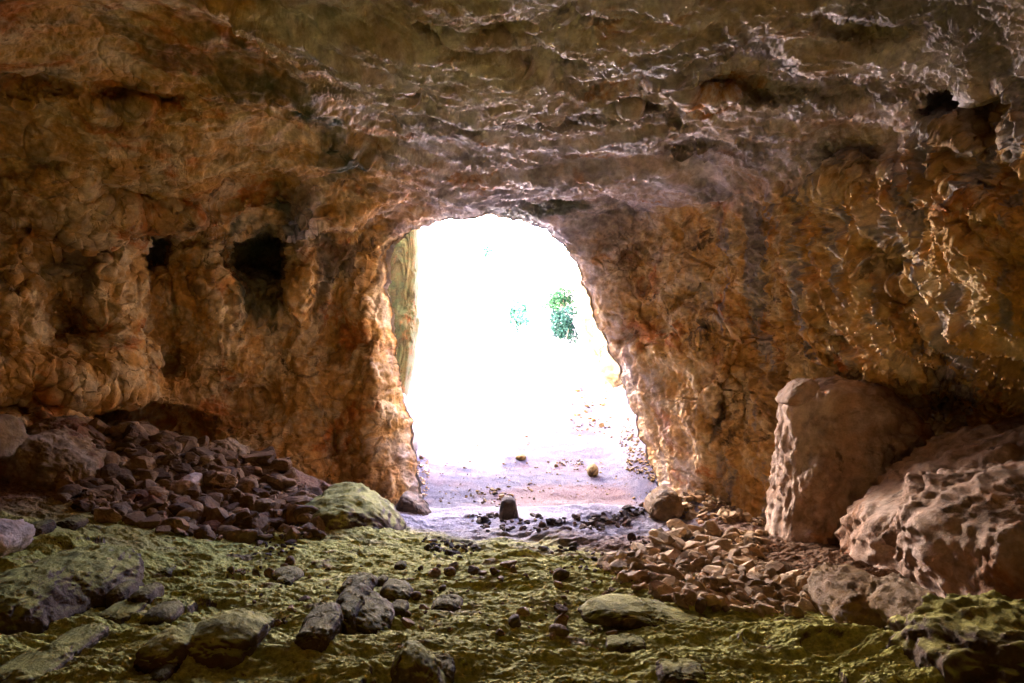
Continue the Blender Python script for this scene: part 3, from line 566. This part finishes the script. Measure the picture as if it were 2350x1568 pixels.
B('grey_rock', [(925,900),(945,945),(955,985),(966,1030),(940,1045),(890,1030),(890,920)], 13.6, .4, M_OUT, 'grey rock foot behind the left edge of the doorway', 'rock', sub=5, seed=48, lump=.4)

# the dark outcrops that stand out of the moss: centre, radii in the picture, thickness, look
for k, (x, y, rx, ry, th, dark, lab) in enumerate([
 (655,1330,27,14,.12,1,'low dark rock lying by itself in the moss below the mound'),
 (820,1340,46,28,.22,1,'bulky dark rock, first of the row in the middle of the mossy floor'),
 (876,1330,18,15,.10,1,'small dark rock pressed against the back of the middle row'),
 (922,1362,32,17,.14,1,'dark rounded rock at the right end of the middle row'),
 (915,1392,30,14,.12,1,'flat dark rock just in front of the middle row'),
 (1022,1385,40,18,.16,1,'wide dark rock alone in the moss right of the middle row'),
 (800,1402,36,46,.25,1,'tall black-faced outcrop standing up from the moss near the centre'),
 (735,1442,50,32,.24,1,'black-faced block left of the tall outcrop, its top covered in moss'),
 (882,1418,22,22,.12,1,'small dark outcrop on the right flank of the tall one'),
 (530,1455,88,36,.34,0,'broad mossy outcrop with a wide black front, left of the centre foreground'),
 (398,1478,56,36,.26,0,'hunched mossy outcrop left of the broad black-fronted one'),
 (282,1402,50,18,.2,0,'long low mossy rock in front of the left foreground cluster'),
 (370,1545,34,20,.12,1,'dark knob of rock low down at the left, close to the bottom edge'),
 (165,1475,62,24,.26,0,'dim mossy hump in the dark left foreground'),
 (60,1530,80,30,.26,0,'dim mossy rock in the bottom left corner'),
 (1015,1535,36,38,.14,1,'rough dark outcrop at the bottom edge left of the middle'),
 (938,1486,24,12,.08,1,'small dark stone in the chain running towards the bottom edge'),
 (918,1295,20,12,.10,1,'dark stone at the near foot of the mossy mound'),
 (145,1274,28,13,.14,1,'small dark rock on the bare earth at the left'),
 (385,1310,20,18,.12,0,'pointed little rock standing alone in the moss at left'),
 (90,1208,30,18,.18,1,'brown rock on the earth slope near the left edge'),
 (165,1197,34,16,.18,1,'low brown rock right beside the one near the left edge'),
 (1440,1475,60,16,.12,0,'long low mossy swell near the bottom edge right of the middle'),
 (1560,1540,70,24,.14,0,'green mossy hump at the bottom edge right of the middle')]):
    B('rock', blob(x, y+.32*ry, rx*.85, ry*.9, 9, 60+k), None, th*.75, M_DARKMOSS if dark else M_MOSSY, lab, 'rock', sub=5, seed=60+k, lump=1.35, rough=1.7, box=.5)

# ------------------------------------------------------------------ loose stones
def proto(seed, sub, mat, name):
    D_, T_ = ICO[sub]; r = np.random.RandomState(seed); n = r.randn(8, 3); n /= np.linalg.norm(n, axis=1)[:,None]
    dd = r.uniform(.5, .95, 8); dot = D_@n.T; rad = np.where(dot > .05, dd/np.maximum(dot, .05), 9).min(1); rad = np.minimum(rad, 1.3)
    P = D_*rad[:,None]; P = P*(1+.05*fbm(P*3, 3, seed)[:,None]+.015*fbm(P*12, 2, seed+4)[:,None])
    P = P*np.array([1, r.uniform(.7, 1), r.uniform(.5, .85)]); P /= np.abs(P[:,0]).max()
    return np_mesh(name, P, T_, mat, False)
PROTO = {m.name: [proto(700+k+50*j, 4, m, 'stone') for k in range(9)] for j, m in enumerate((M_STONE, M_DSTONE, M_YEL, M_BSTONE))}
def poly_sample(poly, n, seed):
    p = np.array(poly, float); r = np.random.RandomState(seed); out = []
    while len(out) < n:
        q = p.min(0)+r.rand(2)*(p.max(0)-p.min(0)); ins = False; j = len(p)-1
        for i in range(len(p)):
            if (p[i,1] > q[1]) != (p[j,1] > q[1]) and q[0] < (p[j,0]-p[i,0])*(q[1]-p[i,1])/(p[j,1]-p[i,1])+p[i,0]: ins = not ins
            j = i
        if ins: out.append(q)
    return np.array(out)
ZONES = [  # outline, count kept as single stones, count merged as rubble, picture size range, material, label
 ([(1560,1130),(1640,1110),(1760,1160),(1765,1210),(1600,1200),(1480,1190)], 28, 300, (9, 28), M_STONE, 'brown stone in the pile heaped under the right doorway edge'),
 ([(1560,1215),(1760,1225),(1745,1300),(1900,1330),(1900,1400),(1800,1420),(1560,1395),(1400,1330),(1380,1290),(1480,1260)], 66, 1300, (7, 46), M_STONE, 'brown stone of the wide rubble spill in front of the buttress'),
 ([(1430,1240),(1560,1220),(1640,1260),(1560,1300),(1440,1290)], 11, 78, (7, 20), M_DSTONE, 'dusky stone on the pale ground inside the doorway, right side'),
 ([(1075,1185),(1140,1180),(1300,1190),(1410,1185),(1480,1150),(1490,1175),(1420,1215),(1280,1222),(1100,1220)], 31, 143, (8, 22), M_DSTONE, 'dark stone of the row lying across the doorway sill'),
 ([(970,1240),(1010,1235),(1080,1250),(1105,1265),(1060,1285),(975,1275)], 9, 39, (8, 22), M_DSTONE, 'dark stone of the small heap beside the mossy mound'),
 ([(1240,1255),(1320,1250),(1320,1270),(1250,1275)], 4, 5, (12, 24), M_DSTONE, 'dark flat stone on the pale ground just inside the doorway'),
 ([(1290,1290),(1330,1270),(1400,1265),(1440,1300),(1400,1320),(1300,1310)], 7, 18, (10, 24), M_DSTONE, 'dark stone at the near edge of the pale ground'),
 ([(100,1000),(300,985),(480,1010),(620,1060),(700,1110),(720,1160),(740,1240),(560,1245),(420,1230),(250,1200),(130,1150)], 56, 1900, (4, 56), M_BSTONE, 'angular brown stone on the rubble slope under the left wall'),
 ([(590,1150),(740,1180),(700,1250),(620,1290),(540,1260)], 9, 78, (6, 18), M_DSTONE, 'dark stone strewn left of the mossy mound'),
 ([(950,1050),(985,1050),(985,1120),(975,1150),(955,1120)], 8, 78, (4, 12), M_STONE, 'pale stone banked behind the left edge of the doorway'),
 ([(1440,960),(1480,1040),(1505,1110),(1440,1080),(1420,1010)], 12, 208, (4, 11), M_YEL, 'ochre stone banked along the right of the outer track'),
 ([(1320,880),(1400,900),(1405,1010),(1300,1000)], 9, 65, (4, 14), M_YEL, 'ochre stone scattered on the upper right of the track'),
 ([(1060,1130),(1150,1120),(1190,1150),(1140,1165),(1070,1150)], 9, 44, (4, 12), M_YEL, 'yellow-brown stone of the patch behind the upright block'),
 ([(1275,1060),(1335,1055),(1338,1072),(1275,1075)], 7, 39, (3, 8), M_YEL, 'small stone of the flat heap left of the pointed yellow stone'),
 ([(1100,980),(1220,1000),(1210,1030),(1080,1050),(1040,1020)], 9, 65, (3, 9), M_STONE, 'small stone scattered on the left of the outer track'),
 ([(1000,1060),(1500,1060),(1500,1160),(1000,1160)], 14, 208, (2.5, 7), M_YEL, 'pebble scattered over the near part of the outer track'),
 ([(1000,1300),(1500,1310),(1400,1500),(950,1450),(560,1460),(500,1300),(800,1290)], 26, 160, (6, 36), M_BSTONE, 'dark stone half sunk in the mossy floor'),
]
rub = {}
SMALL = {m.name: [proto(700+k+50*j, 3, m, 'stone') for k in range(9)] for j, m in enumerate((M_STONE, M_DSTONE, M_YEL, M_BSTONE))}
kk = 0
for zi, (poly, n1, n2, (s0, s1), mt, lab) in enumerate(ZONES):
    pts = poly_sample(poly, n1+n2, 900+zi); r = np.random.RandomState(950+zi)
    sz = s0+(s1-s0)*r.rand(len(pts))**3.6; sz = np.sort(sz)[::-1]
    xs, ysv = hit(pts[:,0], pts[:,1]); zs = ground_z(xs, ysv)
    for k in range(len(pts)):
        rad = sz[k]/F*ysv[k]*.62; pr = PROTO[mt.name][r.randint(9)]
        rot = (r.uniform(-.5, .5), r.uniform(-.5, .5), r.uniform(0, 6.28)); sc = (rad*r.uniform(.85, 1.3), rad*r.uniform(.8, 1.15), rad*r.uniform(.7, 1.1))
        if k < n1:
            o = link('stone', pr); o.location = (xs[k], ysv[k], zs[k]+rad*.22); o.rotation_euler = rot; o.scale = sc
            tag(o, lab, 'stone', lab.replace('stone', 'stones', 1)); kk += 1
        else:
            from mathutils import Euler
            pr = SMALL[mt.name][r.randint(9)]
            if ('V', pr.name) not in rub: rub[('V', pr.name)] = np.array([v.co[:] for v in pr.vertices])
            V = rub[('V', pr.name)]
            R = np.array(Euler(rot).to_matrix()); rub.setdefault(mt.name, []).append(((V*np.array(sc))@R.T+np.array([xs[k], ysv[k], zs[k]+rad*.22])))
for mt in (M_STONE, M_DSTONE, M_YEL, M_BSTONE):
    L = rub[mt.name]; T_ = ICO[3][1]; n = len(ICO[3][0])
    me = np_mesh('rubble', np.concatenate(L), np.concatenate([T_+k*n for k in range(len(L))]), mt, False, dict(rnd=np.repeat(np.random.RandomState(5).rand(len(L)), n)))
    tag(link('rubble', me), {'brown_loose_stone': 'dark brown rubble covering the slope under the left wall', 'loose_stone': 'fine brown rubble spread in front of the buttress and under the right doorway edge', 'dark_loose_stone': 'fine dark rubble on the floor and doorway sill', 'yellow_stone': 'ochre gravel and pebbles along the outer track'}[mt.name], 'rubble', None, 'stuff')
print('single stones', kk)

# ------------------------------------------------------------------ plants outside
def leaf_mat(name, a, b_):
    m, t, b = new_mat(name); n = NB(t); p = n.coord(); t.links.new(n.mix(n.ramp(n.noise(p, 6, 3), .4, .6), a, b_), b.inputs['Base Color'])
    b.inputs['Roughness'].default_value = .6; return m
M_LEAF = leaf_mat('green_leaf', (.006, .032, .010), (.014, .055, .016)); M_LEAFB = leaf_mat('bluish_leaf', (.005, .026, .016), (.010, .042, .028))
M_BARK = leaf_mat('bark', (.12, .08, .05), (.2, .14, .09))
def shrub(px, py, Y, rw, rh, label, mat, seed, leaf=.13, n=2600):
    r = np.random.RandomState(seed); e = bpy.data.objects.new('shrub', None); COL.objects.link(e)
    gz = float(ground_z((px-1175)/F*Y, Y)[0]); c = pt(px, py, Y); base = np.array([c[0], Y, min(gz, c[2]-rh*.9)]); e.location = base
    tag(e, label, 'shrub')
    V = []; Q = []
    for k in range(n):
        d = r.randn(3); d /= np.linalg.norm(d); q = d*r.rand()**.4*np.array([rw, rw*.8, rh])*(1+.35*math.sin(3*d[0]+seed)*math.cos(4*d[2]))
        q = q+np.array([0, 0, c[2]-base[2]]); a = r.randn(3); a /= np.linalg.norm(a); b2 = np.cross(a, r.randn(3)); b2 /= np.linalg.norm(b2)
        L = leaf*r.uniform(.6, 1.4); i = len(V); V += [q, q+a*L*.5+b2*L*.22, q+a*L, q+a*L*.5-b2*L*.22]; Q.append([i, i+1, i+2, i+3])
    link('foliage', np_mesh('foliage', np.array(V), np.array(Q), mat, False), e)
    V = []; Q = []
    for s in range(6):
        tip = r.randn(3)*np.array([rw*.6, rw*.5, rh*.3])+np.array([0, 0, c[2]-base[2]]); i = len(V)
        for t in np.linspace(0, 1, 5):
            for a in range(5): V.append(tip*t*np.array([t, t, 1])+.03*(1-.7*t)*np.array([math.cos(a*1.2566), math.sin(a*1.2566), 0]))
        for t in range(4):
            for a in range(5): Q.append([i+t*5+a, i+t*5+(a+1) % 5, i+t*5+5+(a+1) % 5, i+t*5+5+a])
    link('stem', np_mesh('stem', np.array(V), np.array(Q), M_BARK, True), e)
shrub(1190, 720, 26, .5, .85, 'bluish green shrub left of the gap at the top of the track', M_LEAFB, 1)
shrub(1290, 745, 26, .6, .75, 'bluish green bush at the foot of the shrubs, right of the gap', M_LEAFB, 2)
shrub(1282, 690, 29, .85, .6, 'bright green leafy shrub at the top right of the track', M_LEAF, 3)
shrub(1118, 580, 27, .18, .4, 'small dark tuft growing on the face of the left outer cliff', M_LEAFB, 4, n=500)
